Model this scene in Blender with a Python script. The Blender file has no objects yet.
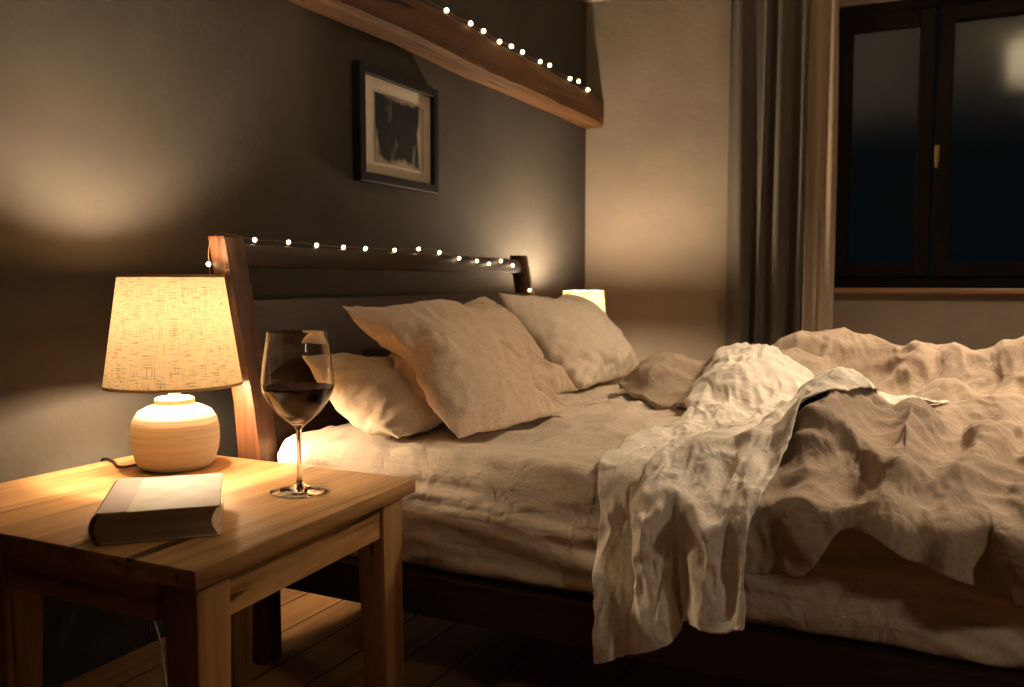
import bpy, bmesh, math, random
from mathutils import Vector, Matrix, noise as mnoise
import numpy as np

random.seed(7)
scene = bpy.context.scene
COL = scene.collection
PI = math.pi

# ------------------------------------------------------------------ camera, world, exposure
CAM = Vector((0.0, -1.75, 0.90))
FPX = 865.0
YAW, PITCH = math.radians(26.3), math.atan(60.0 / FPX)
cam_d = bpy.data.cameras.new('camera')
cam_d.sensor_width = 36.0
cam_d.lens = FPX / 1024.0 * 36.0
cam_d.clip_start = 0.02
cam = bpy.data.objects.new('camera', cam_d)
COL.objects.link(cam)
cam.location = CAM
cam.rotation_euler = (PI / 2 - PITCH, 0.0, YAW - PI / 2)
cam_d.dof.use_dof = True
cam_d.dof.focus_distance = 1.78
cam_d.dof.aperture_fstop = 4.0
scene.camera = cam

world = bpy.data.worlds.new('night')
scene.world = world
world.use_nodes = True
wbg = world.node_tree.nodes['Background']
wbg.inputs['Color'].default_value = (0.25, 0.55, 0.75, 1)
wbg.inputs['Strength'].default_value = 0.004

vs = scene.view_settings
vs.view_transform = 'Standard'
vs.look = 'None'
vs.gamma = 1.0
vs.exposure = 0.25
vs.use_curve_mapping = False
scene.cycles.use_denoising = True
scene.cycles.max_bounces = 10
scene.cycles.transparent_max_bounces = 16
scene.cycles.caustics_refractive = True
scene.cycles.blur_glossy = 0.3
scene.cycles.sample_clamp_indirect = 4.0

WARM = (1.0, 0.73, 0.46)
LAMP_W = 48.0
FAR_LAMP_W = 68.0
CEIL_W = 155.0
FILL_LAMP_W = 23.0

# ------------------------------------------------------------------ material helpers
def new_mat(name):
    m = bpy.data.materials.new(name)
    m.use_nodes = True
    nt = m.node_tree
    nt.nodes.clear()
    out = nt.nodes.new('ShaderNodeOutputMaterial')
    return m, nt, out

def nd(nt, typ, ins=None, **props):
    n = nt.nodes.new(typ)
    for k, v in props.items():
        setattr(n, k, v)
    for k, v in (ins or {}).items():
        s = n.inputs[k]
        if isinstance(v, bpy.types.NodeSocket):
            nt.links.new(v, s)
        else:
            if hasattr(s.default_value, '__len__') and len(s.default_value) == 4 and len(v) == 3:
                v = (*v, 1)
            s.default_value = v
    return n

def ramp(nt, fac, stops):
    r = nd(nt, 'ShaderNodeValToRGB', {'Fac': fac})
    e = r.color_ramp.elements
    while len(e) < len(stops):
        e.new(0.5)
    for el, (p, c) in zip(e, stops):
        el.position = p
        el.color = (*c, 1) if len(c) == 3 else c
    return r.outputs['Color']

def mix(nt, fac, a, b, mode='MIX'):
    n = nt.nodes.new('ShaderNodeMix')
    n.data_type = 'RGBA'
    n.blend_type = mode
    for i, v in ((0, fac), (6, a), (7, b)):
        s = n.inputs[i]
        if isinstance(v, bpy.types.NodeSocket):
            nt.links.new(v, s)
        else:
            s.default_value = (*v, 1) if (i and len(v) == 3) else v
    return n.outputs[2]

def bump(nt, h, strength, dist=0.01, normal=None):
    b = nd(nt, 'ShaderNodeBump', {'Height': h, 'Strength': strength, 'Distance': dist})
    if normal is not None:
        nt.links.new(normal, b.inputs['Normal'])
    return b.outputs['Normal']

def coords(nt, scale=(1, 1, 1), rot=(0, 0, 0), jitter=True):
    tc = nt.nodes.new('ShaderNodeTexCoord')
    v = tc.outputs['Object']
    if jitter:
        oi = nt.nodes.new('ShaderNodeObjectInfo')
        a = nd(nt, 'ShaderNodeVectorMath', {0: (13.7, 7.9, 5.3)}, operation='SCALE')
        nt.links.new(oi.outputs['Random'], a.inputs['Scale'])
        b = nd(nt, 'ShaderNodeVectorMath', {0: v, 1: a.outputs[0]}, operation='ADD')
        v = b.outputs[0]
    m = nd(nt, 'ShaderNodeMapping', {'Vector': v, 'Rotation': rot, 'Scale': scale})
    return m.outputs['Vector']

def plain(name, col, rough=0.5, metal=0.0, **kw):
    m, nt, out = new_mat(name)
    p = nd(nt, 'ShaderNodeBsdfPrincipled', {'Base Color': (*col, 1), 'Roughness': rough, 'Metallic': metal})
    for k, v in kw.items():
        p.inputs[k].default_value = v
    nt.links.new(p.outputs[0], out.inputs[0])
    return m

def wood(name, stops, axis='X', grain=26.0, rough=0.5, knots=0.5, bstr=0.35, spec=0.5):
    """Plank wood whose fibres run along one axis."""
    m, nt, out = new_mat(name)
    long, cross = 1.1, grain
    sc = [cross, cross, cross]
    sc['XYZ'.index(axis)] = long
    v = coords(nt, tuple(sc))
    warp = nd(nt, 'ShaderNodeTexNoise', {'Vector': v, 'Scale': 0.30, 'Detail': 3.0})
    wv = nd(nt, 'ShaderNodeVectorMath', {0: warp.outputs['Color']}, operation='SCALE')
    wv.inputs['Scale'].default_value = 2.2
    v2 = nd(nt, 'ShaderNodeVectorMath', {0: v, 1: wv.outputs[0]}, operation='ADD').outputs[0]
    g1 = nd(nt, 'ShaderNodeTexNoise', {'Vector': v2, 'Scale': 1.25, 'Detail': 9.0, 'Roughness': 0.68})
    c = ramp(nt, g1.outputs['Fac'], stops)
    # broad tone drift
    v3 = coords(nt, tuple(s * 0.16 for s in sc))
    g2 = nd(nt, 'ShaderNodeTexNoise', {'Vector': v3, 'Scale': 1.0, 'Detail': 4.0})
    tone = ramp(nt, g2.outputs['Fac'], [(0.3, (0.60, 0.55, 0.50)), (0.7, (1.18, 1.15, 1.12))])
    c = mix(nt, 1.0, c, tone, 'MULTIPLY')
    # dark fissures
    fs = list(sc); fs['XYZ'.index(axis)] = 2.4
    v4 = coords(nt, tuple(fs))
    g3 = nd(nt, 'ShaderNodeTexNoise', {'Vector': v4, 'Scale': 1.0, 'Detail': 2.0})
    fis = ramp(nt, g3.outputs['Fac'], [(0.665, (0, 0, 0)), (0.70, (1, 1, 1))])
    dark = tuple(x * 0.22 for x in stops[0][1])
    fm = nd(nt, 'ShaderNodeMath', {0: fis, 1: knots}, operation='MULTIPLY')
    c = mix(nt, fm.outputs[0], c, dark)
    p = nd(nt, 'ShaderNodeBsdfPrincipled', {'Base Color': c, 'Roughness': rough, 'Specular IOR Level': spec})
    h = nd(nt, 'ShaderNodeMath', {0: g1.outputs['Fac'], 1: fm.outputs[0]}, operation='SUBTRACT')
    n = bump(nt, h.outputs[0], bstr, 0.004)
    nt.links.new(n, p.inputs['Normal'])
    nt.links.new(p.outputs[0], out.inputs[0])
    return m

def linen(name, col, rough=0.9, weave=900.0, bstr=0.25, crumple=0.35, tint=0.12, translucent=0.0):
    m, nt, out = new_mat(name)
    v = coords(nt, (1, 1, 1))
    slub = nd(nt, 'ShaderNodeTexNoise', {'Vector': coords(nt, (40, 400, 160)), 'Scale': 1.0, 'Detail': 2.0})
    slub2 = nd(nt, 'ShaderNodeTexNoise', {'Vector': coords(nt, (400, 40, 160)), 'Scale': 1.0, 'Detail': 2.0})
    s = nd(nt, 'ShaderNodeMath', {0: slub.outputs['Fac'], 1: slub2.outputs['Fac']}, operation='ADD')
    lo = tuple(x * (1 - tint) for x in col); hi = tuple(min(1, x * (1 + tint)) for x in col)
    c = ramp(nt, nd(nt, 'ShaderNodeMath', {0: s.outputs[0], 1: 0.5}, operation='MULTIPLY').outputs[0], [(0.35, lo), (0.65, hi)])
    p = nd(nt, 'ShaderNodeBsdfPrincipled', {'Base Color': c, 'Roughness': rough})
    p.inputs['Sheen Weight'].default_value = 0.15
    p.inputs['Sheen Roughness'].default_value = 0.5
    p.inputs['Specular IOR Level'].default_value = 0.15
    # creases of slept-in linen: warped ridges
    w = nd(nt, 'ShaderNodeTexNoise', {'Vector': v, 'Scale': 7.0, 'Detail': 2.0})
    ws = nd(nt, 'ShaderNodeVectorMath', {0: w.outputs['Color']}, operation='SCALE')
    ws.inputs['Scale'].default_value = 0.16
    vv = nd(nt, 'ShaderNodeVectorMath', {0: v, 1: ws.outputs[0]}, operation='ADD').outputs[0]
    r1 = nd(nt, 'ShaderNodeTexNoise', {'Vector': vv, 'Scale': 11.0, 'Detail': 3.0, 'Roughness': 0.55})
    a = nd(nt, 'ShaderNodeMath', {0: r1.outputs['Fac'], 1: 0.5}, operation='SUBTRACT')
    a = nd(nt, 'ShaderNodeMath', {0: a.outputs[0]}, operation='ABSOLUTE')
    r2 = nd(nt, 'ShaderNodeTexNoise', {'Vector': vv, 'Scale': 34.0, 'Detail': 2.0})
    cr = nd(nt, 'ShaderNodeMath', {0: r2.outputs['Fac'], 1: 0.22, 2: a.outputs[0]}, operation='MULTIPLY_ADD')
    n1 = bump(nt, cr.outputs[0], crumple, 0.03)
    n2 = bump(nt, s.outputs[0], bstr, 0.0012, n1)
    nt.links.new(n2, p.inputs['Normal'])
    if translucent:
        t = nd(nt, 'ShaderNodeBsdfTranslucent', {'Color': c})
        ms = nd(nt, 'ShaderNodeMixShader', {0: translucent, 1: p.outputs[0], 2: t.outputs[0]})
        nt.links.new(ms.outputs[0], out.inputs[0])
    else:
        nt.links.new(p.outputs[0], out.inputs[0])
    return m

def plaster(name, c1, c2, bstr=0.25, rough=0.85):
    m, nt, out = new_mat(name)
    v = coords(nt, jitter=False)
    n1 = nd(nt, 'ShaderNodeTexNoise', {'Vector': v, 'Scale': 1.7, 'Detail': 6.0, 'Roughness': 0.6})
    c = ramp(nt, n1.outputs['Fac'], [(0.3, c1), (0.7, c2)])
    n2 = nd(nt, 'ShaderNodeTexNoise', {'Vector': v, 'Scale': 60.0, 'Detail': 4.0})
    n3 = nd(nt, 'ShaderNodeTexNoise', {'Vector': v, 'Scale': 9.0, 'Detail': 5.0})
    h = nd(nt, 'ShaderNodeMath', {0: n2.outputs['Fac'], 1: 0.35, 2: n3.outputs['Fac']}, operation='MULTIPLY_ADD')
    p = nd(nt, 'ShaderNodeBsdfPrincipled', {'Base Color': c, 'Roughness': rough})
    p.inputs['Specular IOR Level'].default_value = 0.25
    nt.links.new(bump(nt, h.outputs[0], bstr, 0.012), p.inputs['Normal'])
    nt.links.new(p.outputs[0], out.inputs[0])
    return m

def emit(name, col, strength):
    m, nt, out = new_mat(name)
    e = nd(nt, 'ShaderNodeEmission', {'Color': (*col, 1), 'Strength': strength})
    nt.links.new(e.outputs[0], out.inputs[0])
    return m

M = {}
M['wall_dark'] = plaster('dark_plaster', (0.034, 0.031, 0.028), (0.051, 0.047, 0.042))
M['wall_light'] = plaster('taupe_plaster', (0.155, 0.131, 0.107), (0.21, 0.178, 0.146), bstr=0.35)
M['ceiling'] = plaster('ceiling_paint', (0.27, 0.245, 0.21), (0.32, 0.29, 0.25))
M['pine'] = wood('reclaimed_pine', [(0.30, (0.15, 0.062, 0.02)), (0.47, (0.42, 0.235, 0.088)), (0.70, (0.62, 0.39, 0.175))], 'X', 30, 0.42, 0.9)
M['pine_y'] = wood('reclaimed_pine_across', [(0.30, (0.14, 0.06, 0.02)), (0.47, (0.36, 0.195, 0.075)), (0.70, (0.53, 0.32, 0.14))], 'Y', 30, 0.5, 0.9)
M['pine_z'] = wood('reclaimed_pine_upright', [(0.30, (0.14, 0.06, 0.02)), (0.47, (0.36, 0.195, 0.075)), (0.70, (0.53, 0.32, 0.14))], 'Z', 30, 0.5, 0.9)
BW = [(0.30, (0.022, 0.008, 0.003)), (0.48, (0.07, 0.027, 0.010)), (0.72, (0.13, 0.055, 0.021))]
BD = [(0.25, (0.012, 0.005, 0.0025)), (0.5, (0.027, 0.012, 0.006)), (0.78, (0.050, 0.023, 0.011))]
M['bed_post'] = wood('bed_wood_upright', BW, 'Z', 34, 0.45, 0.5)
M['bed_x'] = wood('bed_wood_across', BD, 'X', 30, 0.5, 0.5, 0.35, 0.3)
M['bed_y'] = wood('bed_wood_along', BD, 'Y', 30, 0.5, 0.5)
M['beam'] = wood('old_beam_wood', [(0.25, (0.035, 0.016, 0.006)), (0.48, (0.095, 0.047, 0.019)), (0.72, (0.165, 0.088, 0.038))], 'X', 22, 0.75, 1.0, 0.8, 0.25)
M['frame_black'] = plain('black_lacquer', (0.006, 0.006, 0.007), 0.5, **{'Specular IOR Level': 0.2})
M['mat_board'] = plain('cream_card', (0.62, 0.57, 0.50), 0.8)
M['cable_dark'] = plain('dark_cable', (0.03, 0.012, 0.008), 0.5)
M['cable_pale'] = plain('pale_cable', (0.6, 0.55, 0.48), 0.5)
M['brass'] = plain('brass', (0.75, 0.52, 0.22), 0.3, 1.0)
M['window_wood'] = wood('dark_window_wood', [(0.25, (0.0025, 0.002, 0.0015)), (0.5, (0.005, 0.004, 0.003)), (0.78, (0.009, 0.007, 0.005))], 'Z', 20, 0.6, 0.3, 0.2, 0.05)
M['sill'] = wood('sill_wood', [(0.25, (0.14, 0.08, 0.04)), (0.5, (0.23, 0.14, 0.07)), (0.78, (0.32, 0.20, 0.10))], 'Y', 20, 0.4, 0.3, 0.2)

# ------------------------------------------------------------------ mesh helpers
def nvec(p):
    return Vector([mnoise.noise(p + Vector(o)) for o in ((17.3, 1.7, 5.1), (3.9, 23.4, 8.8), (11.2, 6.6, 31.5))])

def add_box(bm, lo, hi, bevel=0.0, seg=2):
    x0, y0, z0 = lo; x1, y1, z1 = hi
    vs_ = [bm.verts.new(p) for p in ((x0, y0, z0), (x1, y0, z0), (x1, y1, z0), (x0, y1, z0), (x0, y0, z1), (x1, y0, z1), (x1, y1, z1), (x0, y1, z1))]
    fs = [bm.faces.new([vs_[i] for i in q]) for q in ((3, 2, 1, 0), (4, 5, 6, 7), (0, 1, 5, 4), (1, 2, 6, 5), (2, 3, 7, 6), (3, 0, 4, 7))]
    if bevel:
        es = list({e for f in fs for e in f.edges})
        bmesh.ops.bevel(bm, geom=es, offset=bevel, segments=seg, profile=0.5, affect='EDGES')
    return vs_

def add_prism(bm, poly_lo, poly_hi, bevel=0.0):
    a = [bm.verts.new(p) for p in poly_lo]; b = [bm.verts.new(p) for p in poly_hi]
    n = len(a)
    fs = [bm.faces.new(list(reversed(a))), bm.faces.new(b)]
    for i in range(n):
        fs.append(bm.faces.new((a[i], a[(i + 1) % n], b[(i + 1) % n], b[i])))
    if bevel:
        bmesh.ops.bevel(bm, geom=list({e for f in fs for e in f.edges}), offset=bevel, segments=2, profile=0.5, affect='EDGES')

def add_lathe(bm, prof, c=(0, 0, 0), seg=64, cap0=True, cap1=True):
    rings = []
    for r, z in prof:
        rings.append([bm.verts.new((c[0] + r * math.cos(2 * PI * k / seg), c[1] + r * math.sin(2 * PI * k / seg), c[2] + z)) for k in range(seg)])
    for a, b in zip(rings, rings[1:]):
        for k in range(seg):
            bm.faces.new((a[k], a[(k + 1) % seg], b[(k + 1) % seg], b[k]))
    if cap0: bm.faces.new(list(reversed(rings[0])))
    if cap1: bm.faces.new(rings[-1])

def add_tube(bm, pts, r, seg=8):
    pts = [Vector(p) for p in pts]
    rings = []
    up = Vector((0, 0, 1))
    for i, p in enumerate(pts):
        t = (pts[min(i + 1, len(pts) - 1)] - pts[max(i - 1, 0)]).normalized()
        s = t.cross(up)
        if s.length < 1e-3: s = t.cross(Vector((1, 0, 0)))
        s.normalize(); u = s.cross(t)
        rings.append([bm.verts.new(p + r * (math.cos(2 * PI * k / seg) * s + math.sin(2 * PI * k / seg) * u)) for k in range(seg)])
    for a, b in zip(rings, rings[1:]):
        for k in range(seg):
            bm.faces.new((a[k], a[(k + 1) % seg], b[(k + 1) % seg], b[k]))
    bm.faces.new(list(reversed(rings[0]))); bm.faces.new(rings[-1])

def smooth_path(pts, n=8):
    pts = [Vector(p) for p in pts]
    P = [pts[0]] + pts + [pts[-1]]
    out = []
    for i in range(1, len(P) - 2):
        for k in range(n):
            t = k / n
            a, b, c, d = P[i - 1], P[i], P[i + 1], P[i + 2]
            out.append(0.5 * ((2 * b) + (c - a) * t + (2 * a - 5 * b + 4 * c - d) * t * t + (3 * b - a - 3 * c + d) * t ** 3))
    out.append(pts[-1])
    return out

def obj(name, bm, mat, parent=None, smooth=False, angle=None):
    """Link one bmesh, given in world coordinates, as one object."""
    me = bpy.data.meshes.new(name)
    bmesh.ops.recalc_face_normals(bm, faces=bm.faces)
    if parent is not None:
        root = parent
        off = Vector(root.location)
        while root.parent is not None:
            root = root.parent
            off += Vector(root.location)
        bmesh.ops.translate(bm, verts=bm.verts, vec=-off)
    bm.to_mesh(me); bm.free()
    o = bpy.data.objects.new(name, me)
    COL.objects.link(o)
    me.materials.append(mat)
    if smooth:
        for p in me.polygons: p.use_smooth = True
    if angle:
        for p in me.polygons: p.use_smooth = True
        me.set_sharp_from_angle(angle=math.radians(angle))
    if parent is not None:
        o.parent = parent
    return o

def thing(name, label, cat, loc=(0, 0, 0), group=None):
    o = bpy.data.objects.new(name, None)
    o.empty_display_size = 0.05
    COL.objects.link(o)
    o.location = loc
    return tag(o, label, cat, group)

def tag(o, label, cat, group=None):
    o['label'] = label; o['category'] = cat; o['kind'] = 'thing'
    if group: o['group'] = group
    return o

def struct(name, bm, mat, parent=None, **kw):
    o = obj(name, bm, mat, parent, **kw)
    if parent is None: o['kind'] = 'structure'
    return o

def B(lo, hi, bevel=0.0, seg=2):
    bm = bmesh.new(); add_box(bm, lo, hi, bevel, seg); return bm

# ------------------------------------------------------------------ room shell
XL, XR, YB, YF, ZC = -1.3, 4.445, 0.0, -4.3, 2.40
T = 0.2
def planks():
    m, nt, out = new_mat('pine_floorboards')
    v = coords(nt, jitter=False)
    br = nd(nt, 'ShaderNodeTexBrick', {'Vector': v, 'Color1': (0.62, 0.62, 0.62, 1), 'Color2': (1, 1, 1, 1), 'Mortar': (0.04, 0.04, 0.04, 1),
                                       'Scale': 1.0, 'Mortar Size': 0.0035, 'Brick Width': 2.6, 'Row Height': 0.125})
    g = nd(nt, 'ShaderNodeTexNoise', {'Vector': coords(nt, (1.2, 28, 28), jitter=False), 'Scale': 0.8, 'Detail': 7.0, 'Roughness': 0.6, 'Distortion': 0.6})
    c = ramp(nt, g.outputs['Fac'], [(0.25, (0.22, 0.10, 0.035)), (0.5, (0.42, 0.22, 0.085)), (0.75, (0.54, 0.31, 0.13))])
    c = mix(nt, 1.0, c, br.outputs['Color'], 'MULTIPLY')
    p = nd(nt, 'ShaderNodeBsdfPrincipled', {'Base Color': c, 'Roughness': 0.45})
    h = nd(nt, 'ShaderNodeMath', {0: br.outputs['Fac'], 1: -1.0, 2: g.outputs['Fac']}, operation='MULTIPLY_ADD')
    nt.links.new(bump(nt, h.outputs[0], 0.4, 0.004), p.inputs['Normal'])
    nt.links.new(p.outputs[0], out.inputs[0])
    return m
M['floor'] = planks()
struct('floor', B((XL - T, YF - T, -0.1), (XR + T, YB + T, 0)), M['floor'])
struct('ceiling', B((XL - T, YF - T, ZC), (XR + T, YB + T, ZC + 0.1)), M['ceiling'])
struct('wall_back', B((XL - T, YB, 0), (XR, YB + T, ZC)), M['wall_dark'])
struct('wall_left', B((XL - T, YF - T, 0), (XL, YB, ZC)), M['wall_dark'])
struct('wall_front', B((XL, YF - T, 0), (XR, YF, ZC)), M['wall_dark'])
WY0, WY1, WZ0, WZ1 = -2.62, -1.225, 0.875, 2.205     # window opening in the right wall
bm = bmesh.new()
add_box(bm, (XR, WY1, 0), (XR + T, YB + T, ZC))
add_box(bm, (XR, YF - T, 0), (XR + T, WY0, ZC))
add_box(bm, (XR, WY0, 0), (XR + T, WY1, WZ0))
add_box(bm, (XR, WY0, WZ1), (XR + T, WY1, ZC))
struct('wall_right', bm, M['wall_light'])

# window: dark wooden frame, two sashes, brass handle, black night behind the panes
def glass_pane_mat():
    m, nt, out = new_mat('window_glass')
    fr = nd(nt, 'ShaderNodeFresnel', {'IOR': 1.8})
    tr = nd(nt, 'ShaderNodeBsdfTransparent', {'Color': (0.9, 0.97, 1, 1)})
    gl = nd(nt, 'ShaderNodeBsdfGlossy', {'Color': (0.8, 0.86, 0.88, 1), 'Roughness': 0.10})
    ms = nd(nt, 'ShaderNodeMixShader', {0: fr.outputs[0], 1: tr.outputs[0], 2: gl.outputs[0]})
    nt.links.new(ms.outputs[0], out.inputs[0])
    return m
M['pane'] = glass_pane_mat()
bm = bmesh.new()
FX0, FX1 = XR + 0.015, XR + 0.075
def rect_frame(bm, y0, y1, z0, z1, w, x0, x1, bev=0.004):
    add_box(bm, (x0, y0, z0), (x1, y0 + w, z1), bev)
    add_box(bm, (x0, y1 - w, z0), (x1, y1, z1), bev)
    add_box(bm, (x0, y0 + w, z0), (x1, y1 - w, z0 + w), bev)
    add_box(bm, (x0, y0 + w, z1 - w), (x1, y1 - w, z1), bev)
rect_frame(bm, WY0, WY1, WZ0, WZ1, 0.055, FX0, FX1)
win = struct('window_1', bm, M['window_wood'])
YM = -1.703
for (a, b) in ((WY0 + 0.055, YM - 0.006), (YM + 0.006, WY1 - 0.055)):
    bm = bmesh.new(); rect_frame(bm, a, b, WZ0 + 0.055, WZ1 - 0.055, 0.066, FX0 - 0.012, FX1 - 0.005)
    s = obj('sash', bm, M['window_wood'], win)
    bm = B((FX0 + 0.02, a + 0.06, WZ0 + 0.115), (FX0 + 0.026, b - 0.06, WZ1 - 0.115))
    obj('pane', bm, M['pane'], s)
bm = B((FX0 - 0.02, YM - 0.024, 1.45), (FX0 - 0.012, YM - 0.004, 1.53), 0.003)
add_box(bm, (FX0 - 0.05, YM - 0.019, 1.485), (FX0 - 0.018, YM - 0.009, 1.497), 0.003)
add_box(bm, (FX0 - 0.056, YM - 0.021, 1.425), (FX0 - 0.044, YM - 0.007, 1.497), 0.005)
obj('handle', bm, M['brass'], win)
bm = B((XR - 0.045, WY0 - 0.03, WZ0 - 0.022), (XR + 0.02, WY1 + 0.03, WZ0 + 0.004), 0.006)
obj('window_sill', bm, M['sill'], win)

# old timber beam across the dark wall
bm = bmesh.new()
xs = np.linspace(0.9, XR - 0.004, 60)
for i, x in enumerate(xs):
    def j(s): return 0.007 * mnoise.noise(Vector((x * 2.1, s * 7.3, 1.0))) + 0.003 * mnoise.noise(Vector((x * 11, s * 3.1, 4.0)))
    zb, zt, yf = 1.735 + j(1), 1.885 + j(2), -0.105 + j(3)
    ch = 0.016 + 0.006 * mnoise.noise(Vector((x * 5, 9, 2)))
    ring = [(x, -0.002, zb), (x, yf + ch, zb), (x, yf, zb + ch), (x, yf + j(5), (zb + zt) / 2), (x, yf, zt - 0.012), (x, yf + 0.012, zt), (x, -0.002, zt)]
    ring = [bm.verts.new(p) for p in ring]
    if i:
        for k in range(len(ring) - 1):
            bm.faces.new((prev[k], prev[k + 1], ring[k + 1], ring[k]))
        bm.faces.new((prev[-1], prev[0], ring[0], ring[-1]))
    else:
        bm.faces.new(ring)
    prev = ring
bm.faces.new(list(reversed(prev)))
tag(obj('timber_beam', bm, M['beam'], angle=40), 'rough brown timber beam running along the dark wall near the ceiling', 'beam')

# ------------------------------------------------------------------ ceiling lamp (seen mirrored in the window pane)
cl = thing('ceiling_lamp', 'round fabric ceiling lamp mirrored in the dark window pane', 'lamp', (2.72, -2.33, ZC))
def drum_mat():
    m, nt, out = new_mat('drum_shade_fabric')
    d = nd(nt, 'ShaderNodeBsdfDiffuse', {'Color': (0.30, 0.25, 0.19, 1)})
    t = nd(nt, 'ShaderNodeBsdfTranslucent', {'Color': (0.85, 0.78, 0.66, 1)})
    ms = nd(nt, 'ShaderNodeMixShader', {0: 0.7, 1: d.outputs[0], 2: t.outputs[0]})
    nt.links.new(ms.outputs[0], out.inputs[0])
    return m
M['drum'] = drum_mat()
bm = bmesh.new(); add_lathe(bm, [(0.09, 0.0), (0.09, -0.012), (0.02, -0.018), (0.012, -0.03)], cl.location, 48)
obj('ceiling_rose', bm, M['mat_board'], cl, angle=40)
bm = bmesh.new(); add_lathe(bm, [(0.25, -0.035), (0.25, -0.27)], cl.location, 64, False, False)
add_lathe(bm, [(0.25, -0.035), (0.012, -0.030)], cl.location, 64, False, False)
obj('shade', bm, M['drum'], cl, angle=40)
bm = bmesh.new(); add_lathe(bm, [(0.012, -0.05), (0.20, -0.05), (0.20, -0.062), (0.012, -0.064)], cl.location, 48)
obj('diffuser', bm, emit('opal_diffuser', (1.0, 0.76, 0.51), CEIL_W), cl, angle=40)

# ------------------------------------------------------------------ added fill lamp, unseen behind the camera, to brighten the bed side
flp = thing('added_fill_lamp', 'black floor lamp added out of view as fill light, its cone turned to the duvet', 'lamp', (0.35, -3.35, 0.0))
bm = bmesh.new(); add_lathe(bm, [(0.13, 0.0), (0.13, 0.012), (0.12, 0.018), (0.012, 0.024)], flp.location, 48)
obj('base', bm, M['frame_black'], flp, angle=40)
bm = bmesh.new(); add_lathe(bm, [(0.010, 0.02), (0.010, 1.36), (0.014, 1.365), (0.014, 1.39)], flp.location, 16)
obj('pole', bm, M['frame_black'], flp, angle=40)
head = Vector((0.35, -3.35, 1.42)); aim = (Vector((2.05, -1.45, 0.45)) - head).normalized()
rot = aim.to_track_quat('-Z', 'Y').to_matrix().to_4x4()
bm = bmesh.new()
add_lathe(bm, [(0.02, 0.05), (0.035, 0.045), (0.045, 0.02), (0.10, -0.12), (0.098, -0.12), (0.043, 0.018), (0.033, 0.042), (0.018, 0.047)], (0, 0, 0), 48, True, True)
bmesh.ops.transform(bm, matrix=Matrix.Translation(head) @ rot, verts=bm.verts)
obj('shade', bm, M['frame_black'], flp, angle=40)
bm = bmesh.new(); add_lathe(bm, [(0.012, 0.03), (0.028, 0.0), (0.031, -0.02), (0.024, -0.042), (0.004, -0.052)], (0, 0, 0), 24)
bmesh.ops.transform(bm, matrix=Matrix.Translation(head) @ rot, verts=bm.verts)
obj('bulb', bm, emit('fill_lamp_bulb', (1.0, 0.73, 0.47), 6.0), flp, smooth=True)
ld = bpy.data.lights.new('lamp_light', 'SPOT')
ld.energy = FILL_LAMP_W; ld.color = (1.0, 0.77, 0.53); ld.shadow_soft_size = 0.09
ld.spot_size = math.radians(62); ld.spot_blend = 0.9
lo = bpy.data.objects.new('lamp_light', ld); COL.objects.link(lo)
lo.parent = flp
lo.location = head + aim * 0.075 - flp.location
lo.rotation_euler = rot.to_euler()

# ------------------------------------------------------------------ picture on the dark wall
pic = thing('framed_picture', 'black framed abstract picture with cream mount on the dark wall', 'picture', (2.595, -0.012, 1.43))
PX0, PX1, PZ0, PZ1 = 2.352, 2.846, 1.238, 1.626
bm = bmesh.new()
w = 0.032
for lo, hi in (((PX0, -0.036, PZ0), (PX0 + w, -0.004, PZ1)), ((PX1 - w, -0.036, PZ0), (PX1, -0.004, PZ1)), ((PX0 + w, -0.036, PZ0), (PX1 - w, -0.004, PZ0 + w)), ((PX0 + w, -0.036, PZ1 - w), (PX1 - w, -0.004, PZ1))):
    add_box(bm, lo, hi, 0.003)
obj('frame', bm, M['frame_black'], pic)
obj('mount', B((PX0 + w - 0.002, -0.016, PZ0 + w - 0.002), (PX1 - w + 0.002, -0.008, PZ1 - w + 0.002)), M['mat_board'], pic)
def artwork():
    m, nt, out = new_mat('abstract_print')
    v = coords(nt, (1, 1, 1), jitter=False)
    n1 = nd(nt, 'ShaderNodeTexNoise', {'Vector': coords(nt, (5.0, 1, 3.2), (0, 0.5, 0), jitter=False), 'Scale': 1.0, 'Detail': 5.0, 'Distortion': 1.2})
    n2 = nd(nt, 'ShaderNodeTexNoise', {'Vector': coords(nt, (16.0, 1, 5.0), (0, -0.6, 0), jitter=False), 'Scale': 1.0, 'Detail': 4.0, 'Distortion': 0.8})
    g = nd(nt, 'ShaderNodeSeparateXYZ', {0: v})
    ex = nd(nt, 'ShaderNodeMath', {0: nd(nt, 'ShaderNodeMath', {0: g.outputs['X']}, operation='ABSOLUTE').outputs[0], 1: 0.148}, operation='DIVIDE')
    ez = nd(nt, 'ShaderNodeMath', {0: nd(nt, 'ShaderNodeMath', {0: g.outputs['Z']}, operation='ABSOLUTE').outputs[0], 1: 0.118}, operation='DIVIDE')
    mx = nd(nt, 'ShaderNodeMath', {0: ex.outputs[0], 1: ez.outputs[0]}, operation='MAXIMUM')
    e = nd(nt, 'ShaderNodeMath', {0: n1.outputs['Fac'], 1: 1.1, 2: mx.outputs[0]}, operation='MULTIPLY_ADD')
    edge = ramp(nt, nd(nt, 'ShaderNodeMath', {0: e.outputs[0], 1: 0.5}, operation='MULTIPLY').outputs[0], [(0.70, (0.012, 0.016, 0.022)), (0.78, (0.35, 0.30, 0.25))])
    lite = ramp(nt, n2.outputs['Fac'], [(0.58, (0, 0, 0)), (0.70, (0.55, 0.55, 0.55))])
    c = mix(nt, lite, edge, (0.22, 0.20, 0.19))
    p = nd(nt, 'ShaderNodeBsdfPrincipled', {'Base Color': c, 'Roughness': 0.7, 'Specular IOR Level': 0.1})
    nt.links.new(p.outputs[0], out.inputs[0])
    return m
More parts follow.
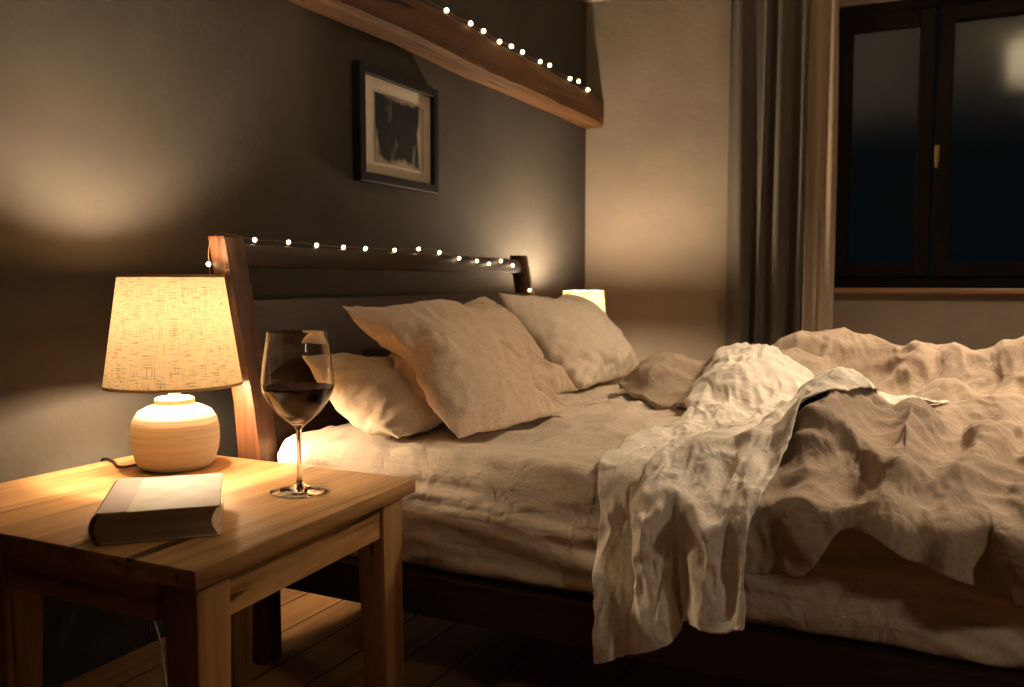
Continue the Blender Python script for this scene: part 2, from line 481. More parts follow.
bm = B((2.462, -0.0185, 1.312), (2.765, -0.0155, 1.546))
art = obj('print', bm, artwork(), pic)

# ------------------------------------------------------------------ bed
bed = thing('wooden_bed', 'dark brown wooden double bed with slatted headboard', 'bed', (2.335, -1.35, 0))
BX0, BX1 = 1.515, 3.165
def post(x0, x1):
    """A headboard post: upright foot, upper half leaning back."""
    bm = bmesh.new()
    st = [(-0.352, -0.282, 0.0), (-0.352, -0.282, 0.50), (-0.335, -0.272, 0.62), (-0.258, -0.205, 1.0), (-0.254, -0.203, 1.012)]
    prev = None
    for (ya, yb, z) in st:
        r = [bm.verts.new(p) for p in ((x0, ya, z), (x1, ya, z), (x1, yb, z), (x0, yb, z))]
        if prev:
            for k in range(4): bm.faces.new((prev[k], prev[(k + 1) % 4], r[(k + 1) % 4], r[k]))
        else: bm.faces.new(list(reversed(r)))
        prev = r
    bm.faces.new(prev)
    bmesh.ops.bevel(bm, geom=list(bm.edges), offset=0.004, segments=2, profile=0.5, affect='EDGES')
    return bm
obj('post', post(BX0, BX0 + 0.062), M['bed_post'], bed, angle=40)
obj('post', post(BX1 - 0.062, BX1), M['bed_post'], bed, angle=40)
def lean(z):      # y of the headboard front at a height
    return -0.335 + (z - 0.62) / 0.38 * 0.077 if z > 0.62 else -0.345
def slab(z0, z1, x0, x1, t, dy=0.0):
    bm = bmesh.new()
    add_prism(bm, [(x0, lean(z0) + dy, z0), (x1, lean(z0) + dy, z0), (x1, lean(z0) + dy + t, z0), (x0, lean(z0) + dy + t, z0)],
              [(x0, lean(z1) + dy, z1), (x1, lean(z1) + dy, z1), (x1, lean(z1) + dy + t, z1), (x0, lean(z1) + dy + t, z1)], 0.004)
    return bm
hx0, hx1 = BX0 + 0.058, BX1 - 0.058
obj('top_rail', slab(0.94, 0.995, hx0, hx1, 0.045, 0.004), M['bed_x'], bed, angle=40)
obj('headboard_panel', slab(0.62, 0.862, hx0, hx1, 0.03, 0.012), M['bed_x'], bed, angle=40)
obj('headboard_panel', slab(0.30, 0.617, hx0, hx1, 0.03, 0.012), M['bed_x'], bed, angle=40)
obj('side_rail', B((1.512, -2.42, 0.20), (1.565, -0.345, 0.287), 0.004), M['bed_y'], bed)
obj('side_rail', B((3.115, -2.42, 0.16), (3.145, -0.345, 0.285), 0.004), M['bed_y'], bed)
obj('foot_rail', B((1.53, -2.47, 0.10), (3.15, -2.42, 0.34), 0.006), M['bed_x'], bed)
obj('slat_base', B((1.56, -2.42, 0.25), (3.115, -0.345, 0.284)), M['bed_x'], bed)
for x in (1.53, 3.08):
    obj('leg', B((x, -2.47, 0), (x + 0.07, -2.40, 0.30), 0.006), M['bed_post'], bed)

# ------------------------------------------------------------------ bedside table by the camera
def build_table(name, label, loc, ctop, legs_y, mats):
    """ctop: four corners (front left, front right, back right, back left) of the top at z."""
    mx, my, mz = mats
    t = thing(name, label, 'table', loc, 'bedside tables')
    bm = bmesh.new()
    zt = 0.5
    add_prism(bm, [(x, y, zt - 0.029) for x, y in ctop], [(x, y, zt) for x, y in ctop], 0.003)
    obj('tabletop', bm, mx, t, angle=40)
    (xl, yf), (xr, yfr) = ctop[0], ctop[1]
    x0, x1 = xl + 0.012, xr - 0.045
    yF, yB = max(yf, yfr) - 0.0 + 0.004, legs_y
    L = 0.066
    for lx0 in (x0, x1 - L):
        for ly0 in (yF + (yf - yfr) * 0.8 if lx0 == x0 else yF, yB - L):
            bm = bmesh.new()
            tp = 0.012
            cx0 = lx0 + (tp if lx0 > x0 else 0); 
            lo = [(lx0 + (0 if lx0 == x0 else tp), ly0 + (0 if ly0 < -0.5 else tp), 0), (lx0 + L - (tp if lx0 == x0 else 0), ly0 + (0 if ly0 < -0.5 else tp), 0),
                  (lx0 + L - (tp if lx0 == x0 else 0), ly0 + L - (tp if ly0 < -0.5 else 0), 0), (lx0 + (0 if lx0 == x0 else tp), ly0 + L - (tp if ly0 < -0.5 else 0), 0)]
            mid = [(lx0, ly0, zt - 0.11), (lx0 + L, ly0, zt - 0.11), (lx0 + L, ly0 + L, zt - 0.11), (lx0, ly0 + L, zt - 0.11)]
            hi = [(a, b, zt - 0.0295) for a, b, c in mid]
            a = [bm.verts.new(p) for p in lo]; b = [bm.verts.new(p) for p in mid]; c = [bm.verts.new(p) for p in hi]
            bm.faces.new(list(reversed(a))); bm.faces.new(c)
            for u, v in ((a, b), (b, c)):
                for k in range(4): bm.faces.new((u[k], u[(k + 1) % 4], v[(k + 1) % 4], v[k]))
            bmesh.ops.bevel(bm, geom=list(bm.edges), offset=0.003, segments=2, profile=0.5, affect='EDGES')
            obj('leg', bm, mz, t, angle=40)
    za, zb = zt - 0.098, zt - 0.0295
    front_apron = bmesh.new()
    ya, yb = yF + (yf - yfr) * 0.75, yF
    add_prism(front_apron, *[[(x0 + L - 0.001, ya + 0.008, z), (x1 - L + 0.001, yb + 0.008, z), (x1 - L + 0.001, yb + 0.028, z), (x0 + L - 0.001, ya + 0.028, z)] for z in (za, zb)], 0.002)
    obj('apron', front_apron, mx, t)
    obj('apron', B((x0 + L - 0.001, yB - 0.028, za), (x1 - L + 0.001, yB - 0.008, zb), 0.002), mx, t)
    obj('apron', B((x0 + 0.008, yF + L - 0.001, za), (x0 + 0.028, yB - L + 0.001, zb), 0.002), my, t)
    obj('apron', B((x1 - 0.028, yF + L - 0.001, za), (x1 - 0.008, yB - L + 0.001, zb), 0.002), my, t)
    return t
build_table('bedside_table', 'pale pine bedside table with book, lamp and wine glass on it', (1.18, -0.52, 0),
            [(0.862, -0.832), (1.487, -0.795), (1.487, -0.070), (0.858, -0.062)], -0.33, (M['pine'], M['pine_y'], M['pine_z']))
build_table('bedside_table', 'bedside table on the window side of the bed, under the far lamp', (3.75, -0.25, 0),
            [(3.52, -0.44), (4.0, -0.44), (4.0, -0.06), (3.52, -0.06)], -0.10, (M['pine'], M['pine_y'], M['pine_z']))

# ------------------------------------------------------------------ table lamps
def shade_mat():
    m, nt, out = new_mat('linen_shade')
    tc = nt.nodes.new('ShaderNodeTexCoord')
    sp = nd(nt, 'ShaderNodeSeparateXYZ', {0: tc.outputs['Object']})
    an = nd(nt, 'ShaderNodeMath', {0: sp.outputs['Y'], 1: sp.outputs['X']}, operation='ARCTAN2')
    def thread(sa, sz, off):
        cv = nd(nt, 'ShaderNodeCombineXYZ', {'X': nd(nt, 'ShaderNodeMath', {0: an.outputs[0], 1: sa}, operation='MULTIPLY').outputs[0],
                                            'Y': nd(nt, 'ShaderNodeMath', {0: sp.outputs['Z'], 1: sz}, operation='MULTIPLY').outputs[0], 'Z': off})
        return nd(nt, 'ShaderNodeTexNoise', {'Vector': cv.outputs[0], 'Scale': 1.0, 'Detail': 3.0}).outputs['Fac']
    h = thread(5.0, 420.0, 1.0); v = thread(70.0, 25.0, 7.0)
    s1 = ramp(nt, h, [(0.30, (0.45, 0.41, 0.36)), (0.46, (1, 1, 1))])
    s2 = ramp(nt, v, [(0.28, (0.50, 0.46, 0.4)), (0.44, (1, 1, 1))])
    c = mix(nt, 1.0, s1, s2, 'MULTIPLY')
    c = mix(nt, 1.0, c, (0.93, 0.70, 0.40), 'MULTIPLY')
    d = nd(nt, 'ShaderNodeBsdfDiffuse', {'Color': c})
    t = nd(nt, 'ShaderNodeBsdfTranslucent', {'Color': c})
    ms = nd(nt, 'ShaderNodeMixShader', {0: 0.018, 1: d.outputs[0], 2: t.outputs[0]})
    nt.links.new(ms.outputs[0], out.inputs[0])
    return m
def ceramic():
    m, nt, out = new_mat('ribbed_cream_ceramic')
    v = coords(nt, (3, 3, 160), jitter=False)
    n = nd(nt, 'ShaderNodeTexNoise', {'Vector': v, 'Scale': 1.0, 'Detail': 3.0})
    c = ramp(nt, n.outputs['Fac'], [(0.3, (0.46, 0.40, 0.32)), (0.7, (0.60, 0.53, 0.44))])
    p = nd(nt, 'ShaderNodeBsdfPrincipled', {'Base Color': c, 'Roughness': 0.55})
    nt.links.new(bump(nt, n.outputs['Fac'], 0.5, 0.003), p.inputs['Normal'])
    nt.links.new(p.outputs[0], out.inputs[0])
    return m
M['shade'] = shade_mat(); M['ceramic'] = ceramic()
M['trim'] = plain('shade_binding', (0.42, 0.28, 0.14), 0.8)
M['bulb'] = emit('warm_bulb', (1.0, 0.72, 0.42), 12.0)
def table_lamp(label, c, zt, s, rb, rt, watts, zlo, zhi):
    """c: plan position; s: scale of the base; shade from zlo (radius rb) to zhi (radius rt)."""
    L = thing('table_lamp', label, 'lamp', (c[0], c[1], zt), 'table lamps beside the bed')
    bm = bmesh.new()
    prof = [(0.066, 0.0), (0.076, 0.003), (0.085, 0.014), (0.094, 0.040), (0.0965, 0.062), (0.096, 0.088), (0.091, 0.108), (0.080, 0.124), (0.060, 0.134), (0.046, 0.139),
            (0.043, 0.142), (0.044, 0.146), (0.043, 0.151), (0.036, 0.154), (0.020, 0.155)]
    add_lathe(bm, [(r * s * 0.95, z * s) for r, z in prof], L.location, 72)
    obj('base', bm, M['ceramic'], L, angle=35)
    bm = bmesh.new(); add_lathe(bm, [(0.013 * s, 0.154 * s), (0.013 * s, 0.172 * s), (0.016, 0.175 * s), (0.016, 0.215 * s)], L.location, 24)
    obj('lamp_holder', bm, M['mat_board'], L, angle=35)
    bm = bmesh.new()
    N = 96; th = 0.0012
    add_lathe(bm, [(rb, zlo - zt), (rb + (rt - rb) * 0.5, (zlo + zhi) / 2 - zt), (rt, zhi - zt)], L.location, N, False, False)
    sh = obj('shade', bm, M['shade'], L, smooth=True)
    for r, z in ((rb, zlo - zt), (rt, zhi - zt)):
        bm = bmesh.new()
        add_lathe(bm, [(r + 0.0012, z - 0.003), (r + 0.0012, z + 0.003), (r - 0.0012, z + 0.003), (r - 0.0012, z - 0.003), (r + 0.0012, z - 0.003)], L.location, N, False, False)
        obj('shade_trim', bm, M['trim'], sh)
    bm = bmesh.new()
    zs = 0.20 * s
    for k in range(3):
        a = 2 * PI * k / 3 + 0.4
        add_tube(bm, [Vector(L.location) + Vector((0.016 * math.cos(a), 0.016 * math.sin(a), zs)), Vector(L.location) + Vector(((rb - 0.006) * math.cos(a), (rb - 0.006) * math.sin(a), zlo - zt + 0.012))], 0.0014, 6)
    obj('shade_holder', bm, M['brass'], sh)
    zb = (zlo + zhi) / 2 - zt - 0.01
    bm = bmesh.new()
    add_lathe(bm, [(0.012, zb - 0.04), (0.014, zb - 0.025), (0.024, zb - 0.008), (0.028, zb + 0.008), (0.024, zb + 0.024), (0.012, zb + 0.034), (0.003, zb + 0.036)], L.location, 24)
    b = obj('bulb', bm, M['bulb'], L, smooth=True)
    b.visible_shadow = True
    for zl, k in ((zlo - zt + 0.024, 0.68), (zhi - zt - (0.078 if s == 1.0 else 0.024), 1.0)):      # the light of the tall bulb, below and above its glass
        ld = bpy.data.lights.new('lamp_light', 'POINT')
        ld.energy = watts * k; ld.color = WARM; ld.shadow_soft_size = 0.03
        lo = bpy.data.objects.new('lamp_light', ld); COL.objects.link(lo)
        lo.location = (0.0, 0, zl); lo.parent = L
    return L
lamp = table_lamp('glowing table lamp with round cream ceramic base on the pine bedside table', (1.352, -0.262), 0.5, 1.0, 0.142, 0.108, LAMP_W, 0.682, 0.916)
bm = bmesh.new()
add_tube(bm, smooth_path([(1.30, -0.215, 0.512), (1.285, -0.19, 0.506), (1.285, -0.16, 0.5036), (1.315, -0.11, 0.5036), (1.33, -0.066, 0.504), (1.335, -0.045, 0.49), (1.35, -0.035, 0.42), (1.43, -0.03, 0.25), (1.47, -0.03, 0.02)], 6), 0.0032, 8)
obj('cord', bm, M['cable_dark'], lamp, smooth=True)
table_lamp('small glowing lamp behind the white pillows, on the far side of the bed', (3.76, -0.262), 0.5, 0.8, 0.108, 0.094, FAR_LAMP_W, 0.70, 0.862)
bm = bmesh.new()
add_tube(bm, smooth_path([(1.33, -0.045, 0.43), (1.325, -0.13, 0.30), (1.335, -0.20, 0.146), (1.352, -0.20, 0.06), (1.335, -0.23, 0.006), (1.24, -0.36, 0.004), (1.12, -0.45, 0.004)], 8), 0.003, 8)
tag(obj('power_cable', bm, M['cable_pale'], smooth=True), 'pale cable hanging down to the floor under the bedside table', 'cable')

# ------------------------------------------------------------------ wine glass
M['glass'] = plain('clear_glass', (1, 1, 1), 0.0, 0.0, **{'Transmission Weight': 1.0, 'IOR': 1.48})
M['wine'] = plain('red_wine', (0.022, 0.0008, 0.0015), 0.0, 0.0, **{'Transmission Weight': 1.0, 'IOR': 1.34})
gc = (1.292, -0.655, 0.5008)
g = thing('wine_glass', 'stemmed glass of red wine on the pine bedside table', 'glass', gc)
bm = bmesh.new()
outer = [(0.0005, 0.0), (0.054, 0.0), (0.0557, 0.0012), (0.0545, 0.0028), (0.030, 0.0062), (0.012, 0.011), (0.0062, 0.018), (0.0046, 0.03), (0.0040, 0.06), (0.0041, 0.095), (0.0052, 0.116),
         (0.011, 0.126), (0.024, 0.136), (0.042, 0.152), (0.056, 0.170), (0.0655, 0.188), (0.0690, 0.202), (0.0680, 0.218), (0.0645, 0.245), (0.0600, 0.275), (0.0560, 0.3025)]
inner = [(0.0548, 0.3025), (0.0588, 0.275), (0.0633, 0.245), (0.0668, 0.218), (0.0677, 0.202), (0.0642, 0.1885), (0.0547, 0.171), (0.0405, 0.1535), (0.022, 0.139), (0.009, 0.1325), (0.0005, 0.131)]
add_lathe(bm, [(r, z * 1.015) for r, z in outer + [(0.0558, 0.3032), (0.0552, 0.3034)] + inner], gc, 96, True, True)
obj('bowl_and_stem', bm, M['glass'], g, angle=50)
bm = bmesh.new()
zi = 0.200
wp = [(0.0005, 0.1315), (0.0085, 0.1330), (0.0217, 0.1394), (0.0402, 0.1538), (0.0544, 0.1713), (0.0639, 0.1887), (0.0672, zi - 0.001), (0.0668, zi), (0.0005, zi)]
add_lathe(bm, [(r * 0.998, z * 1.015) for r, z in wp], gc, 96, True, True)
obj('wine', bm, M['wine'], g, angle=40)

# ------------------------------------------------------------------ book
bk = thing('old_book', 'worn cream hardback book with brownish spine on the bedside table', 'book', (1.03, -0.58, 0.5))
p00 = Vector((0.874, -0.602, 0.5)); p10 = Vector((1.004, -0.738, 0.5))   # spine end and fore-edge end of the near short side
ux = (p10 - p00); Wb = ux.length; ux.normalize()
uy = Vector((-ux.y, ux.x, 0)); Hb = 0.245
if uy.x < 0: uy = -uy
def bp(a, b, z): return p00 + ux * a + uy * b + Vector((0, 0, z))
TH = 0.05
def cover_mat():
    m, nt, out = new_mat('worn_book_cloth')
    v = coords(nt, (1, 1, 1), jitter=False)
    n = nd(nt, 'ShaderNodeTexNoise', {'Vector': v, 'Scale': 25.0, 'Detail': 5.0})
    c = ramp(nt, n.outputs['Fac'], [(0.3, (0.52, 0.43, 0.33)), (0.7, (0.66, 0.57, 0.46))])
    p = nd(nt, 'ShaderNodeBsdfPrincipled', {'Base Color': c, 'Roughness': 0.75})
    nt.links.new(p.outputs[0], out.inputs[0]); return m
def pages_mat():
    m, nt, out = new_mat('page_edges')
    v = coords(nt, (6, 6, 900), jitter=False)
    n = nd(nt, 'ShaderNodeTexNoise', {'Vector': v, 'Scale': 1.0, 'Detail': 2.0})
    c = ramp(nt, n.outputs['Fac'], [(0.3, (0.36, 0.26, 0.16)), (0.7, (0.62, 0.50, 0.34))])
    p = nd(nt, 'ShaderNodeBsdfPrincipled', {'Base Color': c, 'Roughness': 0.85})
    nt.links.new(bump(nt, n.outputs['Fac'], 0.4, 0.002), p.inputs['Normal'])
    nt.links.new(p.outputs[0], out.inputs[0]); return m
M['cover'] = cover_mat(); M['pages'] = pages_mat(); M['spine'] = plain('brown_spine_cloth', (0.20, 0.095, 0.055), 0.7); M['spine_band'] = plain('pinkish_spine_cloth', (0.36, 0.23, 0.17), 0.7)
def bbox(a0, a1, b0, b1, z0, z1, bev=0.001):
    bm = bmesh.new()
    add_prism(bm, [bp(a0, b0, z0), bp(a1, b0, z0), bp(a1, b1, z0), bp(a0, b1, z0)], [bp(a0, b0, z1), bp(a1, b0, z1), bp(a1, b1, z1), bp(a0, b1, z1)], bev)
    return bm
obj('cover_board', bbox(0.012, Wb, 0, Hb, 0.0, 0.0035), M['cover'], bk)
obj('cover_board', bbox(0.012, Wb, 0, Hb, TH - 0.0035, TH), M['cover'], bk)
# rounded spine
bm = bmesh.new()
ring = []
for k in range(13):
    t = -PI / 2 + PI * k / 12
    ring.append((0.014 - 0.016 * math.cos(t), TH / 2 + (TH / 2 + 0.0006) * math.sin(t)))
inn = [(0.014 - 0.013 * math.cos(-PI / 2 + PI * k / 12), TH / 2 + (TH / 2 - 0.004) * math.sin(-PI / 2 + PI * k / 12)) for k in range(12, -1, -1)]
loop = ring + inn
A_ = [bm.verts.new(bp(a, 0, z)) for a, z in loop]; B_ = [bm.verts.new(bp(a, Hb, z)) for a, z in loop]
n = len(loop)
for k in range(n): bm.faces.new((A_[k], A_[(k + 1) % n], B_[(k + 1) % n], B_[k]))
for R_ in (A_, B_):
    for k in range(12):
        bm.faces.new((R_[k], R_[k + 1], R_[n - 2 - k], R_[n - 1 - k]))
obj('spine', bm, M['spine'], bk, angle=40)
obj('spine_cloth', bbox(0.010, 0.052, 0.0005, Hb - 0.0005, TH - 0.0002, TH + 0.0008, 0.0003), M['spine_band'], bk)
# page block with hollow fore-edge
bm = bmesh.new()
prof = [(0.010, 0.0035), (Wb - 0.004, 0.0035)] + [(Wb - 0.004 - 0.009 * math.sin(PI * k / 8), 0.0035 + (TH - 0.007) * k / 8) for k in range(1, 8)] + [(Wb - 0.004, TH - 0.0035), (0.010, TH - 0.0035), (0.003, TH / 2)]
A_ = [bm.verts.new(bp(a, 0.003, z)) for a, z in prof]; B_ = [bm.verts.new(bp(a, Hb - 0.003, z)) for a, z in prof]
n = len(prof)
for k in range(n): bm.faces.new((A_[k], A_[(k + 1) % n], B_[(k + 1) % n], B_[k]))
bm.faces.new(list(reversed(A_))); bm.faces.new(B_)
obj('page_block', bm, M['pages'], bk)

# ------------------------------------------------------------------ string lights
M['fairy'] = emit('fairy_bulb', (1.0, 0.76, 0.40), 14.0)
M['wire'] = plain('copper_wire', (0.35, 0.2, 0.1), 0.4, 0.8)
def string_light(label, wire, bulbs, r, loc, mat_b):
    s = thing('string_light', label, 'string light', loc, 'fairy light strings')
    bm = bmesh.new(); add_tube(bm, smooth_path(wire, 5), 0.0012, 6)
    obj('wire', bm, M['wire'], s, smooth=True)
    for p in bulbs:
        bm = bmesh.new()
        bmesh.ops.create_uvsphere(bm, u_segments=12, v_segments=8, radius=r, matrix=Matrix.Translation(Vector(p)))
        obj('bulb', bm, mat_b, s, smooth=True)
    return s
hb = [(1.619, 1.003), (1.741, 1.002), (1.852, 0.999), (1.969, 0.998), (2.072, 0.998), (2.221, 0.999), (2.357, 1.007), (2.486, 1.0), (2.592, 0.986), (2.72, 0.98), (2.812, 0.972), (2.908, 0.984), (3.009, 0.970)]
bl = []
for i, (x, z) in enumerate(hb):
    bl.append((x, -0.252 if z > 0.995 else -0.262 - 0.004, z + 0.003 if z > 0.995 else z))
wire = []
for i, p in enumerate(bl):
    wire.append(p)
    if i + 1 < len(bl):
        q = bl[i + 1]
        wire.append(((p[0] + q[0]) / 2, -0.245 + 0.012 * random.uniform(-1, 1), max(1.0, (p[2] + q[2]) / 2) + 0.002))
wire = [(1.508, -0.22, 0.86), (1.509, -0.218, 0.90), (1.509, -0.214, 0.94), (1.51, -0.212, 0.98), (1.525, -0.22, 1.016), (1.56, -0.235, 1.016)] + wire + [(3.10, -0.262, 0.95), (3.115, -0.30, 0.874), (3.12, -0.31, 0.80)]
bl += [(1.506, -0.214, 0.945), (3.098, -0.297, 0.874)]
string_light('string of small warm fairy lights lying along the headboard rail', wire, bl, 0.0054, (2.3, -0.25, 1.0), M['fairy'])
bb = [(2.45, 1.90), (2.802, 1.898), (2.951, 1.888), (3.088, 1.897), (3.192, 1.879), (3.301, 1.886), (3.446, 1.899), (3.591, 1.889), (3.735, 1.907), (3.939, 1.887), (4.094, 1.908), (4.176, 1.881)]
bl = [(x, -0.098 if z > 1.893 else -0.116, max(z, 1.897) if z > 1.893 else z) for x, z in bb]
wire = [(1.9, -0.06, 1.897), (2.2, -0.07, 1.897)]
for i, p in enumerate(bl):
    wire.append(p)
    if i + 1 < len(bl):
        q = bl[i + 1]; wire.append(((p[0] + q[0]) / 2, -0.09, 1.899))
wire += [(4.3, -0.09, 1.90)]
string_light('string of small warm fairy lights along the top of the timber beam', wire, bl, 0.0078, (3.4, -0.1, 1.9), M['fairy'])

# ------------------------------------------------------------------ curtains
def curtain(y0, y1, z0, z1, xc, waves, amp, seed, gather=0.0):
    bm = bmesh.new()
    nu, nv = waves * 14, 40
    rows = []
    for j in range(nv + 1):
        tz = j / nv
        z = z1 + (z0 - z1) * tz
        row = []
        for i in range(nu + 1):
            t = i / nu
            ph = t * waves * 2 * PI + 1.3 * mnoise.noise(Vector((t * 3.0, tz * 0.8, seed))) * 2.0
            a = amp * (0.7 + 0.5 * mnoise.noise(Vector((t * 5.0, tz * 1.2, seed + 9)))) * (0.75 + 0.35 * tz)
            y = y0 + (y1 - y0) * t + 0.012 * math.sin(ph * 0.5 + 2 * tz) + 0.012 * tz * mnoise.noise(Vector((t * 6, tz * 2, seed + 5)))
            x = xc + a * math.sin(ph) + 0.3 * a * math.sin(2 * ph + 1.0)
            row.append(bm.verts.new((x, y, z)))
        rows.append(row)
    for a, b in zip(rows, rows[1:]):
        for i in range(nu): bm.faces.new((a[i], a[i + 1], b[i + 1], b[i]))
    return bm
M['drape'] = linen('grey_drape', (0.06, 0.054, 0.047), crumple=0.08)
M['sheer'] = linen('sheer_cloth', (0.62, 0.53, 0.43), crumple=0.05, translucent=0.5)
o = obj('curtain', curtain(-0.795, -1.165, 0.015, 2.355, XR - 0.10, 4, 0.050, 3.0), M['drape'], smooth=True)
tag(o, 'heavy grey drape hanging in deep folds beside the window', 'curtain')
o = obj('sheer_curtain', curtain(-1.165, -1.285, 0.015, 2.355, XR - 0.085, 3, 0.014, 8.0), M['sheer'], smooth=True)
tag(o, 'thin pale curtain strip between the grey drape and the window', 'curtain')
bm = B((XR - 0.12, -2.75, 2.357), (XR - 0.07, -0.72, ZC), 0.003)
tag(obj('curtain_rail', bm, M['window_wood']), 'dark curtain rail on the ceiling above the window', 'curtain rail')

# ------------------------------------------------------------------ bedding: cloth let fall onto the bed
def grid_faces(n, m):
    return [(j * (n + 1) + i, (j + 1) * (n + 1) + i, (j + 1) * (n + 1) + i + 1, j * (n + 1) + i + 1) for j in range(m) for i in range(n)]
def bag(n, m):
    """Two n x m grids sewn together along the border: (u, v, side) per vertex, and the faces."""
    idx, uv, f = {}, [], []
    for s in (1, -1):
        for j in range(m + 1):
            for i in range(n + 1):
                b = i in (0, n) or j in (0, m)
                if s == -1 and b:
                    idx[(s, i, j)] = idx[(1, i, j)]
                    continue
                idx[(s, i, j)] = len(uv)
                uv.append((i / n, j / m, 0 if b else s))
    for s in (1, -1):
        for j in range(m):
            for i in range(n):
                q = [idx[(s, i, j)], idx[(s, i + 1, j)], idx[(s, i + 1, j + 1)], idx[(s, i, j + 1)]]
                f.append(q if s == 1 else q[::-1])
    return uv, f
def raw_mesh(name, v, f):
    me = bpy.data.meshes.new(name)
    me.from_pydata([tuple(map(float, p)) for p in v], [], [tuple(q) for q in f])
    me.update()
    o = bpy.data.objects.new(name, me)
    COL.objects.link(o)
    return o
def collider(o, thick=0.006, fric=20.0):
    o.modifiers.new('collision', 'COLLISION')
    c = o.collision
    c.thickness_outer = thick; c.thickness_inner = 0.05; c.cloth_friction = fric; c.damping = 0.8; c.use_culling = False
    return o
def settle(o, frames, mass=0.3, tension=15.0, shear=5.0, bend=0.5, pressure=None, shrink=0.0, selfc=True, sdist=0.006, cdist=0.006,
           quality=8, air=1.0, pin=None, cq=3, thick=0.006, fric=20.0, coll=True):
    """Run the cloth for some frames, keep the shape it takes, and let it carry what falls next."""
    m = o.modifiers.new('cloth', 'CLOTH')
    s, c = m.settings, m.collision_settings
    s.quality = quality; s.mass = mass; s.tension_stiffness = tension; s.compression_stiffness = tension
    s.shear_stiffness = shear; s.bending_stiffness = bend; s.air_damping = air
    s.shrink_min = shrink; s.shrink_max = shrink
    if pressure is not None:
        s.use_pressure = True; s.uniform_pressure_force = pressure
    if pin:
        g = o.vertex_groups.new(name='pin')
        for i, w in pin.items(): g.add([i], w, 'REPLACE')
        s.vertex_group_mass = 'pin'
    c.collision_quality = cq; c.distance_min = cdist; c.use_self_collision = selfc; c.self_distance_min = sdist; c.self_friction = 5.0
    m.point_cache.frame_start = 1; m.point_cache.frame_end = frames
    scene.frame_start = 1; scene.frame_end = frames
    for fr in range(1, frames + 1):
        scene.frame_set(fr)
    e = o.evaluated_get(bpy.context.evaluated_depsgraph_get())
    co = np.empty(len(o.data.vertices) * 3, np.float32)
    e.data.vertices.foreach_get('co', co)
    o.modifiers.clear()
    if pin: o.vertex_groups.clear()
    o.data.vertices.foreach_set('co', co); o.data.update()
    scene.frame_set(1)
    if coll: collider(o, thick, fric)
    if DEV: print(o.name, co.reshape(-1, 3).min(0), co.reshape(-1, 3).max(0))
    return co.reshape(-1, 3)
DEV = False
def finish(o, mat, levels=1):
    for p in o.data.polygons: p.use_smooth = True
    o.data.materials.append(mat)
    ss = o.modifiers.new('smooth', 'SUBSURF'); ss.levels = levels; ss.render_levels = levels

